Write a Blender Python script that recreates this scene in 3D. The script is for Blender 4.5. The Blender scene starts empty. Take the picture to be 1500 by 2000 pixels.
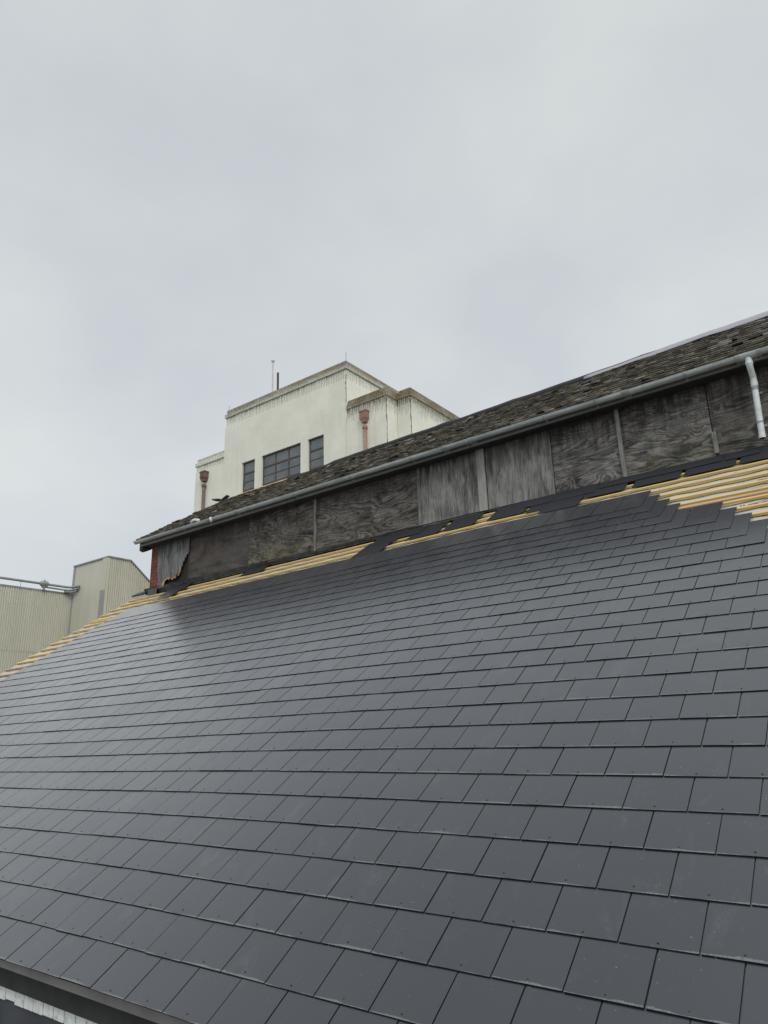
import bpy, bmesh, math, random
from mathutils import Vector, Matrix, noise as mnoise
random.seed(7)
R_ = math.radians
scn = bpy.context.scene
COL = scn.collection

# ------------------------------------------------------------------ camera
cam_d = bpy.data.cameras.new("camera")
cam = bpy.data.objects.new("camera", cam_d); COL.objects.link(cam)
cam_d.sensor_fit = 'HORIZONTAL'; cam_d.sensor_width = 36.0
cam_d.lens = 36.0 * 1368.5084 / 1500.0
cam_d.clip_start = 0.05; cam_d.clip_end = 3000
CR = ((0.793804, 0.607461, -0.029439), (-0.201473, 0.216987, -0.955157), (-0.573833, 0.764138, 0.294632))
CP = Vector((1.471371, -3.394747, 0.54137))
m = Matrix((( CR[0][0], -CR[1][0], -CR[2][0]), (CR[0][1], -CR[1][1], -CR[2][1]), (CR[0][2], -CR[1][2], -CR[2][2])))
cam.matrix_world = Matrix.Translation(CP) @ m.to_4x4()
scn.camera = cam

# ------------------------------------------------------------------ colour management
scn.view_settings.view_transform = 'Standard'
scn.view_settings.look = 'None'
scn.view_settings.exposure = 0.0
scn.view_settings.gamma = 1.0

# ------------------------------------------------------------------ sky: bright overcast with soft cloud, sun veiled behind it
SUN_EL, SUN_AZ = R_(44), R_(125)         # azimuth clockwise from +Y
sd = Vector((math.sin(SUN_AZ) * math.cos(SUN_EL), math.cos(SUN_AZ) * math.cos(SUN_EL), math.sin(SUN_EL)))
W = bpy.data.worlds.new("World"); scn.world = W; W.use_nodes = True
nt = W.node_tree; nt.nodes.clear()
def wn(t, **k):
    n = nt.nodes.new(t)
    for a, b in k.items(): setattr(n, a, b)
    return n
out = wn('ShaderNodeOutputWorld')
sky = wn('ShaderNodeTexSky', sky_type='NISHITA', sun_disc=False, sun_elevation=SUN_EL, sun_rotation=SUN_AZ, altitude=50, air_density=1.0, dust_density=2.0)
bg1 = wn('ShaderNodeBackground'); bg1.inputs[1].default_value = 0.07
nt.links.new(sky.outputs[0], bg1.inputs[0])
tc = wn('ShaderNodeTexCoord')
mp = wn('ShaderNodeMapping'); mp.inputs['Scale'].default_value = (1, 1, 1.6)
nt.links.new(tc.outputs['Generated'], mp.inputs[0])
n1 = wn('ShaderNodeTexNoise'); n1.inputs['Scale'].default_value = 2.3; n1.inputs['Detail'].default_value = 6; n1.inputs['Roughness'].default_value = 0.5; n1.inputs['Distortion'].default_value = 0.25
nt.links.new(mp.outputs[0], n1.inputs[0])
rmp = wn('ShaderNodeValToRGB')
rmp.color_ramp.elements[0].position = 0.36; rmp.color_ramp.elements[0].color = (0.620, 0.662, 0.695, 1)
rmp.color_ramp.elements[1].position = 0.64; rmp.color_ramp.elements[1].color = (0.722, 0.758, 0.762, 1)
nt.links.new(n1.outputs[0], rmp.inputs[0])
# brighter cloud toward the veiled sun, a touch brighter near the horizon
sep = wn('ShaderNodeSeparateXYZ'); nt.links.new(tc.outputs['Generated'], sep.inputs[0])
dot = wn('ShaderNodeVectorMath', operation='DOT_PRODUCT'); dot.inputs[1].default_value = sd
nt.links.new(tc.outputs['Generated'], dot.inputs[0])
mr = wn('ShaderNodeMapRange', interpolation_type='SMOOTHSTEP'); mr.inputs[1].default_value = 0.25; mr.inputs[2].default_value = 1.0; mr.inputs[3].default_value = 1.0; mr.inputs[4].default_value = 2.3
nt.links.new(dot.outputs['Value'], mr.inputs[0])
hz = wn('ShaderNodeMapRange', interpolation_type='SMOOTHSTEP'); hz.inputs[1].default_value = 0.0; hz.inputs[2].default_value = 0.95; hz.inputs[3].default_value = 1.06; hz.inputs[4].default_value = 0.95
nt.links.new(sep.outputs[2], hz.inputs[0])

mu = wn('ShaderNodeMath', operation='MULTIPLY'); nt.links.new(mr.outputs[0], mu.inputs[0]); nt.links.new(hz.outputs[0], mu.inputs[1])
bg2 = wn('ShaderNodeBackground'); nt.links.new(rmp.outputs[0], bg2.inputs[0]); nt.links.new(mu.outputs[0], bg2.inputs[1])
mix = wn('ShaderNodeMixShader'); mix.inputs[0].default_value = 0.94
nt.links.new(bg1.outputs[0], mix.inputs[1]); nt.links.new(bg2.outputs[0], mix.inputs[2]); nt.links.new(mix.outputs[0], out.inputs[0])

sl = bpy.data.lights.new("sun", 'SUN'); sl.energy = 1.15; sl.angle = R_(25); sl.color = (1.0, 0.97, 0.92)
so = bpy.data.objects.new("sun", sl); COL.objects.link(so)
so.rotation_euler = sd.to_track_quat('Z', 'Y').to_euler()

# ------------------------------------------------------------------ helpers
AL = R_(33); CA, SA = math.cos(AL), math.sin(AL)
# the old roof carcass sags toward its far gable end (metres below the true plane, by distance along the roof)
SAG = [(-14, -.138), (-11.5, -.125), (-10.5, -.116), (-9.5, -.108), (-8.5, -.093), (-7.5, -.077), (-6.5, -.064), (-5.5, -.050), (-4.5, -.034), (-3.5, -.014), (-2.5, -.003), (-1.5, 0), (60, 0)]
def HS(s):
    for (a, p), (b_, q) in zip(SAG, SAG[1:]):
        if s <= b_: return p + (q - p) * (s - a) / (b_ - a)
    return 0.0
def RP(s, v, h):
    h = h + HS(s)
    return Vector((s, v * CA - h * SA, v * SA + h * CA))

class MB:
    def __init__(self): self.v = []; self.f = []; self.mi = []; self.uv = []
    def face(self, idx, mi=0, uv=None):
        self.f.append(idx); self.mi.append(mi); self.uv.append(uv or [(0, 0)] * len(idx))
    def hexa(self, p, mi=0, uvtop=None, side=None):
        """p: 8 points, bottom 0-3 ccw, top 4-7"""
        b = len(self.v); self.v += [Vector(q) for q in p]
        for k, q in enumerate([(3, 2, 1, 0), (4, 5, 6, 7), (0, 1, 5, 4), (1, 2, 6, 5), (2, 3, 7, 6), (3, 0, 4, 7)]):
            self.face([b + i for i in q], side if (side is not None and k != 1) else mi, uvtop if (k == 1 and uvtop) else None)
    def box(self, x0, x1, y0, y1, z0, z1, mi=0):
        self.hexa([(x0, y0, z0), (x1, y0, z0), (x1, y1, z0), (x0, y1, z0), (x0, y0, z1), (x1, y0, z1), (x1, y1, z1), (x0, y1, z1)], mi)
    def prism(self, poly, ext, mi=0):
        """closed polygon (list of vectors) extruded by vector ext"""
        b = len(self.v); n = len(poly); ext = Vector(ext)
        self.v += [Vector(p) for p in poly] + [Vector(p) + ext for p in poly]
        self.face([b + i for i in range(n)][::-1], mi); self.face([b + n + i for i in range(n)], mi)
        for i in range(n):
            j = (i + 1) % n; self.face([b + i, b + j, b + n + j, b + n + i], mi)
    def tube(self, pts, r, seg=12, mi=0, caps=True, r2=None):
        pts = [Vector(p) for p in pts]; b = len(self.v); n = len(pts)
        up = Vector((0, 0, 1)); 
        for i, p in enumerate(pts):
            t = (pts[min(i + 1, n - 1)] - pts[max(i - 1, 0)]).normalized()
            a = t.cross(up)
            if a.length < 0.05: a = t.cross(Vector((0, 1, 0)))
            a.normalize(); c = a.cross(t).normalized()
            rr = r[i] if isinstance(r, (list, tuple)) else r
            for k in range(seg):
                q = 2 * math.pi * k / seg
                self.v.append(p + a * rr * math.cos(q) + c * rr * math.sin(q))
        for i in range(n - 1):
            for k in range(seg):
                k2 = (k + 1) % seg
                self.face([b + i * seg + k, b + i * seg + k2, b + (i + 1) * seg + k2, b + (i + 1) * seg + k], mi)
        if caps:
            self.face([b + k for k in range(seg)][::-1], mi); self.face([b + (n - 1) * seg + k for k in range(seg)], mi)
    def build(self, name, mats, parent=None, smooth=False, bevel=0):
        me = bpy.data.meshes.new(name); me.from_pydata([tuple(q) for q in self.v], [], self.f)
        if not isinstance(mats, (list, tuple)): mats = [mats]
        for q in mats: me.materials.append(q)
        uvl = me.uv_layers.new(name='UVMap'); li = 0; dat = []
        for fuv in self.uv:
            for u in fuv: dat += [u[0], u[1]]
        uvl.data.foreach_set('uv', dat)
        me.polygons.foreach_set('material_index', self.mi)
        if smooth: me.polygons.foreach_set('use_smooth', [True] * len(self.f))
        me.update()
        bm = bmesh.new(); bm.from_mesh(me); bmesh.ops.recalc_face_normals(bm, faces=bm.faces)
        bm.to_mesh(me); bm.free()
        o = bpy.data.objects.new(name, me); COL.objects.link(o)
        if parent: o.parent = parent
        if bevel:
            md = o.modifiers.new('bevel', 'BEVEL'); md.width = bevel; md.segments = 2; md.limit_method = 'ANGLE'
        return o

def thing(name, label, cat, loc=(0, 0, 0), group=None):
    o = bpy.data.objects.new(name, None); COL.objects.link(o); o.location = loc
    o['label'] = label; o['category'] = cat
    if group: o['group'] = group
    o.empty_display_size = 0.2
    bpy.context.view_layer.update()
    return o
def tag(o, label, cat, group=None):
    o['label'] = label; o['category'] = cat
    if group: o['group'] = group
    return o

# ------------------------------------------------------------------ materials
class Mat:
    def __init__(self, name, rough=0.7, spec=0.5, metal=0.0):
        self.m = bpy.data.materials.new(name); self.m.use_nodes = True
        self.nt = self.m.node_tree; self.b = self.nt.nodes['Principled BSDF']
        self.b.inputs['Roughness'].default_value = rough; self.b.inputs['Metallic'].default_value = metal
        self.b.inputs['Specular IOR Level'].default_value = spec
        self.tc = self.nt.nodes.new('ShaderNodeTexCoord')
    def n(self, t, ins=None, **k):
        q = self.nt.nodes.new(t)
        for a, b in k.items(): setattr(q, a, b)
        for a, b in (ins or {}).items():
            if isinstance(b, bpy.types.NodeSocket): self.nt.links.new(b, q.inputs[a])
            else: q.inputs[a].default_value = b
        return q
    def link(self, a, b): self.nt.links.new(a, self.b.inputs[b])
    def obj(self, scale=(1, 1, 1), rot=(0, 0, 0), loc=(0, 0, 0), src='Object'):
        return self.n('ShaderNodeMapping', {0: self.tc.outputs[src], 'Scale': scale, 'Rotation': rot, 'Location': loc}).outputs[0]
    def noise(self, vec, scale, detail=4, rough=0.55, dist=0.0):
        return self.n('ShaderNodeTexNoise', {'Vector': vec, 'Scale': scale, 'Detail': detail, 'Roughness': rough, 'Distortion': dist}).outputs[0]
    def ramp(self, fac, stops, interp='LINEAR'):
        q = self.n('ShaderNodeValToRGB', {0: fac}); cr = q.color_ramp; cr.interpolation = interp
        while len(cr.elements) < len(stops): cr.elements.new(0.5)
        for e, (p, c) in zip(cr.elements, stops):
            e.position = p; e.color = (c, c, c, 1) if isinstance(c, (int, float)) else (*c, 1)
        return q.outputs[0]
    def mix(self, fac, a, b, mode='MIX'):
        q = self.n('ShaderNodeMix', data_type='RGBA', blend_type=mode)
        for i, x in ((0, fac), (6, a), (7, b)):
            if isinstance(x, bpy.types.NodeSocket): self.nt.links.new(x, q.inputs[i])
            elif i == 0: q.inputs[0].default_value = x
            else: q.inputs[i].default_value = (*x, 1) if len(x) == 3 else x
        return q.outputs[2]
    def math(self, op, a, b=0.0, c=None):
        q = self.n('ShaderNodeMath', operation=op)
        for i, x in enumerate((a, b) if c is None else (a, b, c)):
            if isinstance(x, bpy.types.NodeSocket): self.nt.links.new(x, q.inputs[i])
            else: q.inputs[i].default_value = x
        return q.outputs[0]
    def bump(self, h, strength=0.3, dist=0.01):
        q = self.n('ShaderNodeBump', {'Height': h, 'Strength': strength, 'Distance': dist}); self.link(q.outputs[0], 'Normal')

def simple(name, col, rough=0.7, spec=0.5, var=0.15, scale=6, metal=0, bump=0.15):
    M = Mat(name, rough, spec, metal)
    n = M.noise(M.obj(), scale, 6, 0.6)
    lo = tuple(c * (1 - var) for c in col); hi = tuple(min(1, c * (1 + var)) for c in col)
    M.link(M.ramp(n, [(0.3, lo), (0.7, hi)]), 'Base Color')
    M.bump(M.noise(M.obj(), scale * 8, 3), bump, 0.003)
    return M.m

# slate: near-black fibre cement, satin; pale chipped dust along the tail edge; faint scuffs
def slate_mat(name, base=(0.012, 0.0135, 0.021), rough=0.25, dust=1.0, sheen=0.06):
    M = Mat(name, rough, 0.5)
    if sheen == 0: M.b.inputs['Specular IOR Level'].default_value = 0.25
    M.b.inputs['Coat Weight'].default_value = 0.0 if sheen == 0 else 1.0; M.b.inputs['Coat Roughness'].default_value = 0.24; M.b.inputs['Coat IOR'].default_value = 1.52
    M.b.inputs['IOR'].default_value = 1.5 if sheen == 0 else 1.52
    M.b.inputs['Sheen Weight'].default_value = sheen; M.b.inputs['Sheen Roughness'].default_value = 0.35; M.b.inputs['Sheen Tint'].default_value = (0.9, 0.95, 1, 1)
    isl = M.n('ShaderNodeNewGeometry').outputs['Random Per Island']
    c = M.ramp(isl, [(0.0, tuple(x * 0.86 for x in base)), (0.5, base), (1.0, (base[0] * 1.17, base[1] * 1.15, base[2] * 1.12))])
    big = M.noise(M.obj(), 1.3, 4, 0.6)
    c = M.mix(M.ramp(big, [(0.35, 0.0), (0.7, 0.5)]), c, tuple(x * 1.25 for x in base))
    # scuffs and mineral dust
    sc = M.noise(M.obj((1, 0.35, 1), (0, 0, 0.6)), 5.5, 8, 0.72, 0.8)
    fine = M.noise(M.obj(), 160, 3, 0.7)
    scm = M.math('MULTIPLY', M.ramp(sc, [(0.55, 0.0), (0.72, 0.75)]), M.ramp(fine, [(0.42, 0.0), (0.62, 0.55)]))
    c = M.mix(M.math('MULTIPLY', scm, 0.7 * dust), c, (0.17, 0.175, 0.18))
    spk = M.noise(M.obj(), 95, 1, 0.5)
    c = M.mix(M.ramp(spk, [(0.775, 0.0), (0.80, 0.5 * dust)]), c, (0.30, 0.31, 0.31))
    uv = M.n('ShaderNodeSeparateXYZ', {0: M.tc.outputs['UV']})
    en = M.noise(M.obj(), 42, 5, 0.75)
    en2 = M.noise(M.obj(), 3.1, 3, 0.6)
    # dust width varies along the tail
    wv = M.math('MULTIPLY', M.ramp(en2, [(0.42, 0.0), (0.66, 1.0)]), M.math('MULTIPLY', en, 0.026))
    near = M.math('LESS_THAN', uv.outputs[1], wv)
    inz = M.math('GREATER_THAN', uv.outputs[1], 0.00001)
    edge = M.math('MULTIPLY', M.math('MULTIPLY', near, inz), M.ramp(fine, [(0.35, 0.15), (0.65, 0.85)]))
    c = M.mix(M.math('MULTIPLY', edge, 0.55 * dust), c, (0.30, 0.31, 0.31))
    M.link(c, 'Base Color')
    r = M.math('ADD', M.ramp(M.noise(M.obj(), 2.2, 5, 0.6), [(0.3, rough - 0.04), (0.7, rough + 0.05)]), M.math('MULTIPLY', M.math('FRACT', M.math('MULTIPLY', isl, 37.3)), 0.09))
    r2 = M.mix(edge, r, (0.9, 0.9, 0.9)); M.link(r2, 'Roughness')
    h = M.math('ADD', M.math('MULTIPLY', M.noise(M.obj(), 220, 2, 0.6), 0.3), M.math('MULTIPLY', M.noise(M.obj(), 5, 3, 0.5), 1.6))
    M.bump(h, 0.10, 0.003)
    return M.m
m_slate = slate_mat('slate_charcoal')
m_slate_loose = slate_mat('slate_loose', (0.020, 0.021, 0.025), 0.5, 0.35, 0.0)
m_copper = simple('copper_rivet', (0.040, 0.032, 0.029), 0.7, metal=0.0)
m_edge_shadow = simple('slate_edge_shadow', (0.012, 0.012, 0.013), 0.8, 0.2)  # slate edges coloured dark and matte for the shadow lines between courses

# treated battens
def batten_mat(name, col, dark):
    M = Mat(name, 0.7, 0.3)
    isl = M.n('ShaderNodeObjectInfo').outputs['Random']
    g = M.noise(M.obj((0.5, 30, 30)), 4, 5, 0.6)
    c = M.ramp(g, [(0.25, dark), (0.7, col)])
    c = M.mix(M.math('MULTIPLY', isl, 0.35), c, tuple(x * 0.72 for x in col))
    kn = M.noise(M.obj((1, 3, 3)), 3.3, 2)
    c = M.mix(M.ramp(kn, [(0.72, 0.0), (0.76, 0.8)]), c, (0.12, 0.06, 0.025))
    M.link(c, 'Base Color'); M.bump(g, 0.15, 0.003)
    return M.m
m_batten = batten_mat('batten_yellow', (0.69, 0.48, 0.165), (0.54, 0.36, 0.11))
m_batten_old = batten_mat('batten_pinkish', (0.52, 0.35, 0.23), (0.36, 0.23, 0.15))

M = Mat('membrane_grey', 0.75, 0.3)
w = M.noise(M.obj(), 2.5, 5, 0.6)
c = M.ramp(w, [(0.3, (0.37, 0.36, 0.335)), (0.7, (0.46, 0.45, 0.42))])
d = M.noise(M.obj(), 24, 5, 0.7)
c = M.mix(M.ramp(d, [(0.62, 0.0), (0.75, 0.6)]), c, (0.22, 0.20, 0.17))
M.link(c, 'Base Color'); M.bump(M.noise(M.obj(), 7, 4), 0.5, 0.01); m_membrane = M.m
m_print = simple('membrane_print', (0.06, 0.06, 0.07), 0.8)
m_deck = simple('deck_timber', (0.14, 0.10, 0.07), 0.9)
m_lead = simple('lead_flashing', (0.06, 0.065, 0.072), 0.5, 0.5, 0.55, 7, bump=0.9)
m_felt = simple('black_felt', (0.028, 0.028, 0.03), 0.75, 0.4, 0.3, 8, bump=0.6)

# weathered plywood; grain is contour lines of a stretched noise field
def ply_mat(name, vertical=False, dark=(0.018, 0.016, 0.015), mid=(0.075, 0.070, 0.066), light=(0.17, 0.165, 0.158), seed=0.0, lines=26, contrast=1.0, moss=0.0, warm=0.35, topdark=0.55, stretch=1.0, knots=1.0):
    M = Mat(name, 0.85, 0.25)
    sc = (3.0, 1, 0.42 / stretch) if vertical else (0.50 / stretch, 1, 2.6)
    v = M.obj(sc, loc=(seed * 3.1, 0, seed * 1.7))
    base = M.noise(v, 0.95, 2.0, 0.45, 0.55)
    wob = M.noise(M.obj((8, 1, 8), loc=(seed, 0, seed)), 1.4, 4, 0.6)
    # knots: ring sources bend the grain
    vor = M.n('ShaderNodeTexVoronoi', {'Vector': M.obj((1.0, 0.001, 1.25) if not vertical else (1.7, 0.001, 1.1), loc=(seed * 5, 0, seed * 2.3)), 'Scale': 2.0, 'Randomness': 1.0}, feature='F1')
    kd = M.ramp(vor.outputs['Distance'], [(0.0, 1.0), (0.10, 0.55), (0.30, 0.10), (0.55, 0.0)])
    fld = M.math('ADD', M.math('ADD', base, M.math('MULTIPLY', wob, 0.055)), M.math('MULTIPLY', kd, 0.33 * knots))
    fr = M.math('FRACT', M.math('MULTIPLY', fld, lines))
    g1 = M.ramp(fr, [(0.0, 0.15), (0.12, 0.0), (0.55, 0.75), (0.85, 1.0), (1.0, 0.15)])
    fibre = M.noise(M.obj((34, 1, 1.2) if vertical else (1.4, 1, 42), loc=(seed, 0, 0)), 3.0, 4, 0.65)
    g = M.math('ADD', M.math('MULTIPLY', g1, 0.26 if vertical else 0.46), M.math('MULTIPLY', M.ramp(fibre, [(0.38, 0.0), (0.62, 1.0)]), 0.60 if vertical else 0.44))
    patch = M.noise(M.obj((1.4, 1, 2.2) if not vertical else (2.2, 1, 1.0), loc=(seed * 7, 0, 1)), 1.9, 6, 0.65, 0.5)
    g = M.math('ADD', g, M.math('MULTIPLY', M.math('SUBTRACT', patch, 0.5), 1.9))
    c = M.ramp(g, [(0.02, dark), (0.42, mid), (0.95 / contrast, light)])
    hue = M.noise(M.obj(loc=(seed * 9, 0, 3)), 2.6, 5, 0.6)
    c = M.mix(M.ramp(hue, [(0.45, 0.0), (0.72, warm)]), c, (0.085, 0.058, 0.048))
    if moss:
        sepz = M.n('ShaderNodeSeparateXYZ', {0: M.tc.outputs['Object']}).outputs[2]
        lo = M.ramp(M.n('ShaderNodeMapRange', {0: sepz, 1: 3.60, 2: 4.05, 3: 1.0, 4: 0.0}).outputs[0], [(0.2, 0.0), (0.9, 1.0)])
        mn = M.noise(M.obj((1.3, 1, 3)), 3.2, 6, 0.7)
        c = M.mix(M.math('MULTIPLY', M.math('MULTIPLY', lo, M.ramp(mn, [(0.45, 0.0), (0.65, 1.0)])), moss), c, (0.17, 0.165, 0.075))
    # irregular black runs, denser towards the top of the board
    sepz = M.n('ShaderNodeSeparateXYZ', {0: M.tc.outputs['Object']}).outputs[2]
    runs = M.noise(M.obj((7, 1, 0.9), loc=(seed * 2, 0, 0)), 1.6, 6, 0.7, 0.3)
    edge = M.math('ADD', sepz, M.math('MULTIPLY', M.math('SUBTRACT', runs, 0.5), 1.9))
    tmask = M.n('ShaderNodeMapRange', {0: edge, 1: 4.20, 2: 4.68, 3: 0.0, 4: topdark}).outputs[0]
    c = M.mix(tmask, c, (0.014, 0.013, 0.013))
    hs = M.n('ShaderNodeTexVoronoi', {'Vector': M.obj((1, 0.001, 1), loc=(seed * 4, 0, 0)), 'Scale': 7.0}, feature='F1').outputs['Distance']
    c = M.mix(M.ramp(hs, [(0.045, 0.9), (0.075, 0.0)]), c, (0.008, 0.007, 0.007))
    M.link(c, 'Base Color')
    M.bump(M.math('ADD', g1, M.math('MULTIPLY', fibre, 1.3)), 0.7, 0.004)
    return M.m

# soft old brick (real bonding as texture, narrow pier)
M = Mat('red_brick', 0.9, 0.2)
def brick_nodes(M, vec, c1, c2, mortar, scale=1.0, w=0.225, h=0.075):
    q = M.n('ShaderNodeTexBrick', {'Vector': vec, 'Color1': (*c1, 1), 'Color2': (*c2, 1), 'Mortar': (*mortar, 1), 'Scale': scale, 'Mortar Size': 0.006, 'Mortar Smooth': 0.15, 'Bias': 0.0, 'Brick Width': w, 'Row Height': h})
    return q
def wallvec(M):
    s = M.n('ShaderNodeSeparateXYZ', {0: M.tc.outputs['Object']})
    a = M.math('ADD', s.outputs[0], s.outputs[1])
    return M.n('ShaderNodeCombineXYZ', {0: a, 1: s.outputs[2], 2: 0.0}).outputs[0]
q = brick_nodes(M, wallvec(M), (0.22, 0.075, 0.048), (0.13, 0.045, 0.034), (0.04, 0.034, 0.032))
c = M.mix(M.ramp(M.noise(M.obj(), 9, 6, 0.7), [(0.4, 0.0), (0.8, 0.6)]), q.outputs[0], (0.13, 0.06, 0.045))
M.link(c, 'Base Color'); M.bump(M.math('SUBTRACT', M.math('MULTIPLY', M.noise(M.obj(), 60), 0.3), q.outputs[1]), 0.8, 0.006); m_brick = M.m

# painted brick: cream, weathered
def painted(name, top, band, col=(0.69, 0.685, 0.595), stain=1.0, soldier=False, patchy=0.25):
    """stain: brown-green lichen whose lower limit lies around z=top-band, ragged"""
    M = Mat(name, 0.8, 0.3)
    s = M.n('ShaderNodeSeparateXYZ', {0: M.tc.outputs['Object']}); z = s.outputs[2]
    q = brick_nodes(M, wallvec(M), (1, 1, 1), (0.93, 0.93, 0.93), (0.80, 0.80, 0.80))
    base = M.ramp(M.noise(M.obj(), 0.9, 6, 0.6), [(0.3, tuple(x * 0.90 for x in col)), (0.7, tuple(min(1, x * 1.05) for x in col))])
    base = M.mix(0.5, base, q.outputs[0], 'MULTIPLY')
    # faint vertical rain streaks
    st = M.noise(M.obj((5, 5, 0.22)), 1.5, 6, 0.65)
    base = M.mix(M.ramp(st, [(0.52, 0.0), (0.8, 0.5)]), base, (0.50, 0.47, 0.36))
    # grey-black dirt below the coping
    dn = M.noise(M.obj((9, 9, 1.6)), 1.5, 7, 0.75, 0.4)
    lim = M.math('ADD', z, M.math('MULTIPLY', M.math('SUBTRACT', dn, 0.5), 1.3))
    dm = M.n('ShaderNodeMapRange', {0: lim, 1: top - band - 0.42, 2: top - band + 0.10, 3: 0.0, 4: 0.95 * stain}).outputs[0]
    gr = M.noise(M.obj((20, 20, 5)), 2, 6, 0.75)
    base = M.mix(M.math('MULTIPLY', dm, M.ramp(gr, [(0.36, 0.15), (0.58, 1.0)])), base, (0.15, 0.14, 0.105))
    # ochre lichen on top edge
    ln = M.noise(M.obj((6, 6, 6)), 2.4, 8, 0.78)
    lim2 = M.math('ADD', z, M.math('MULTIPLY', M.math('SUBTRACT', ln, 0.5), 0.55))
    lm = M.n('ShaderNodeMapRange', {0: lim2, 1: top - band * 0.95, 2: top - band * 0.45, 3: 0.0, 4: 0.93 * stain}).outputs[0]
    lc = M.ramp(M.noise(M.obj(), 20, 6, 0.8), [(0.36, (0.045, 0.037, 0.025)), (0.5, (0.13, 0.10, 0.055)), (0.6, (0.24, 0.17, 0.06)), (0.70, (0.33, 0.29, 0.20))])
    pt = M.ramp(M.noise(M.obj((1, 1, 1)), 1.1, 6, 0.7, 0.5), [(0.38, 1.0 - patchy), (0.58, 1.0)])
    c = M.mix(M.math('MULTIPLY', lm, pt), base, lc)
    M.link(c, 'Base Color')
    M.bump(M.math('ADD', M.math('MULTIPLY', q.outputs[1], -1.0), M.math('MULTIPLY', M.noise(M.obj(), 30, 4), 0.5)), 0.5, 0.006)
    return M.m

# corrugated cladding
M = Mat('cladding_paint', 0.45, 0.5)
c = M.ramp(M.noise(M.obj((1, 1, 0.25)), 1.2, 6, 0.6), [(0.3, (0.41, 0.40, 0.325)), (0.7, (0.49, 0.475, 0.39))])
c = M.mix(M.ramp(M.noise(M.obj((8, 8, 0.4)), 2, 5), [(0.55, 0.0), (0.8, 0.35)]), c, (0.24, 0.24, 0.19))
M.link(c, 'Base Color'); m_clad = M.m
m_cladlight = simple('cladding_flashing', (0.44, 0.44, 0.34), 0.45, var=0.05)
m_cladgrey = simple('cladding_flashing_grey', (0.26, 0.26, 0.255), 0.45, var=0.05)
m_pipegrey = simple('pipe_galvanised', (0.20, 0.21, 0.20), 0.5, var=0.25, scale=5)

def pvc(name, col, dirt=0.6):
    M = Mat(name, 0.42, 0.5)
    n = M.noise(M.obj((1.2, 6, 6)), 2.5, 7, 0.7)
    c = M.mix(M.ramp(n, [(0.48, 0.0), (0.72, dirt)]), col, (0.07, 0.075, 0.07))
    n2 = M.noise(M.obj((3, 3, 3)), 1.1, 3, 0.6)
    c = M.mix(M.ramp(n2, [(0.4, 0.0), (0.75, 0.3)]), c, (0.16, 0.165, 0.13))
    M.link(c, 'Base Color'); M.link(M.ramp(n, [(0.4, 0.38), (0.7, 0.7)]), 'Roughness')
    M.bump(M.noise(M.obj(), 40, 4), 0.1, 0.003)
    return M.m
m_gutter = pvc('gutter_pvc', (0.37, 0.40, 0.405), 0.6)
m_gutterjoint = pvc('gutter_joint_pvc', (0.27, 0.29, 0.285), 0.75)
m_downpipe = pvc('downpipe_pvc', (0.56, 0.60, 0.60), 0.25)
m_fascia = pvc('fascia_paint', (0.13, 0.135, 0.135), 0.97)
m_blacktimber = simple('black_timber', (0.022, 0.022, 0.023), 0.8, var=0.4)
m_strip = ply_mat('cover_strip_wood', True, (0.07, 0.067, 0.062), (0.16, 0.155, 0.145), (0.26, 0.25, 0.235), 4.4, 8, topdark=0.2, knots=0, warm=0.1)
m_darkvoid = simple('dark_void', (0.02, 0.018, 0.017), 0.95)
m_terracotta = simple('terracotta_paint', (0.26, 0.15, 0.11), 0.6, var=0.2, scale=9, bump=0.3)
m_rustred = simple('rusty_red_paint', (0.13, 0.075, 0.063), 0.75, var=0.55, scale=11, bump=0.4)
M = Mat('window_glass', 0.06, 0.6)
c = M.ramp(M.noise(M.obj(), 1.6, 4), [(0.35, (0.07, 0.082, 0.09)), (0.65, (0.12, 0.135, 0.14))]); M.link(c, 'Base Color')
M.bump(M.noise(M.obj(), 1.5, 2), 0.12, 0.02); m_glass = M.m
m_crack = simple('crack_dirt', (0.10, 0.085, 0.06), 0.95, var=.5, scale=20)
m_steel = simple('window_steel', (0.075, 0.052, 0.042), 0.7, var=0.5, scale=10)

M = Mat('old_stone_tile', 0.9, 0.25)
isl = M.n('ShaderNodeNewGeometry').outputs['Random Per Island']
c = M.ramp(isl, [(0.0, (0.045, 0.038, 0.031)), (0.35, (0.085, 0.075, 0.061)), (0.7, (0.120, 0.108, 0.088)), (0.94, (0.17, 0.16, 0.135)), (1.0, (0.34, 0.33, 0.30))])
ln = M.noise(M.obj((1, 1, 1)), 9, 8, 0.75)
c = M.mix(M.ramp(ln, [(0.50, 0.0), (0.66, 0.65)]), c, (0.15, 0.13, 0.055))
l2 = M.noise(M.obj((1, 1, 1), loc=(3, 3, 3)), 23, 6, 0.8)
c = M.mix(M.ramp(l2, [(0.55, 0.0), (0.66, 0.7)]), c, (0.30, 0.28, 0.23))
c = M.mix(M.ramp(l2, [(0.26, 0.8), (0.38, 0.0)]), c, (0.016, 0.014, 0.013))
M.link(c, 'Base Color'); M.bump(M.math('ADD', ln, M.math('MULTIPLY', l2, 0.6)), 1.0, 0.012); m_tile = M.m

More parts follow.
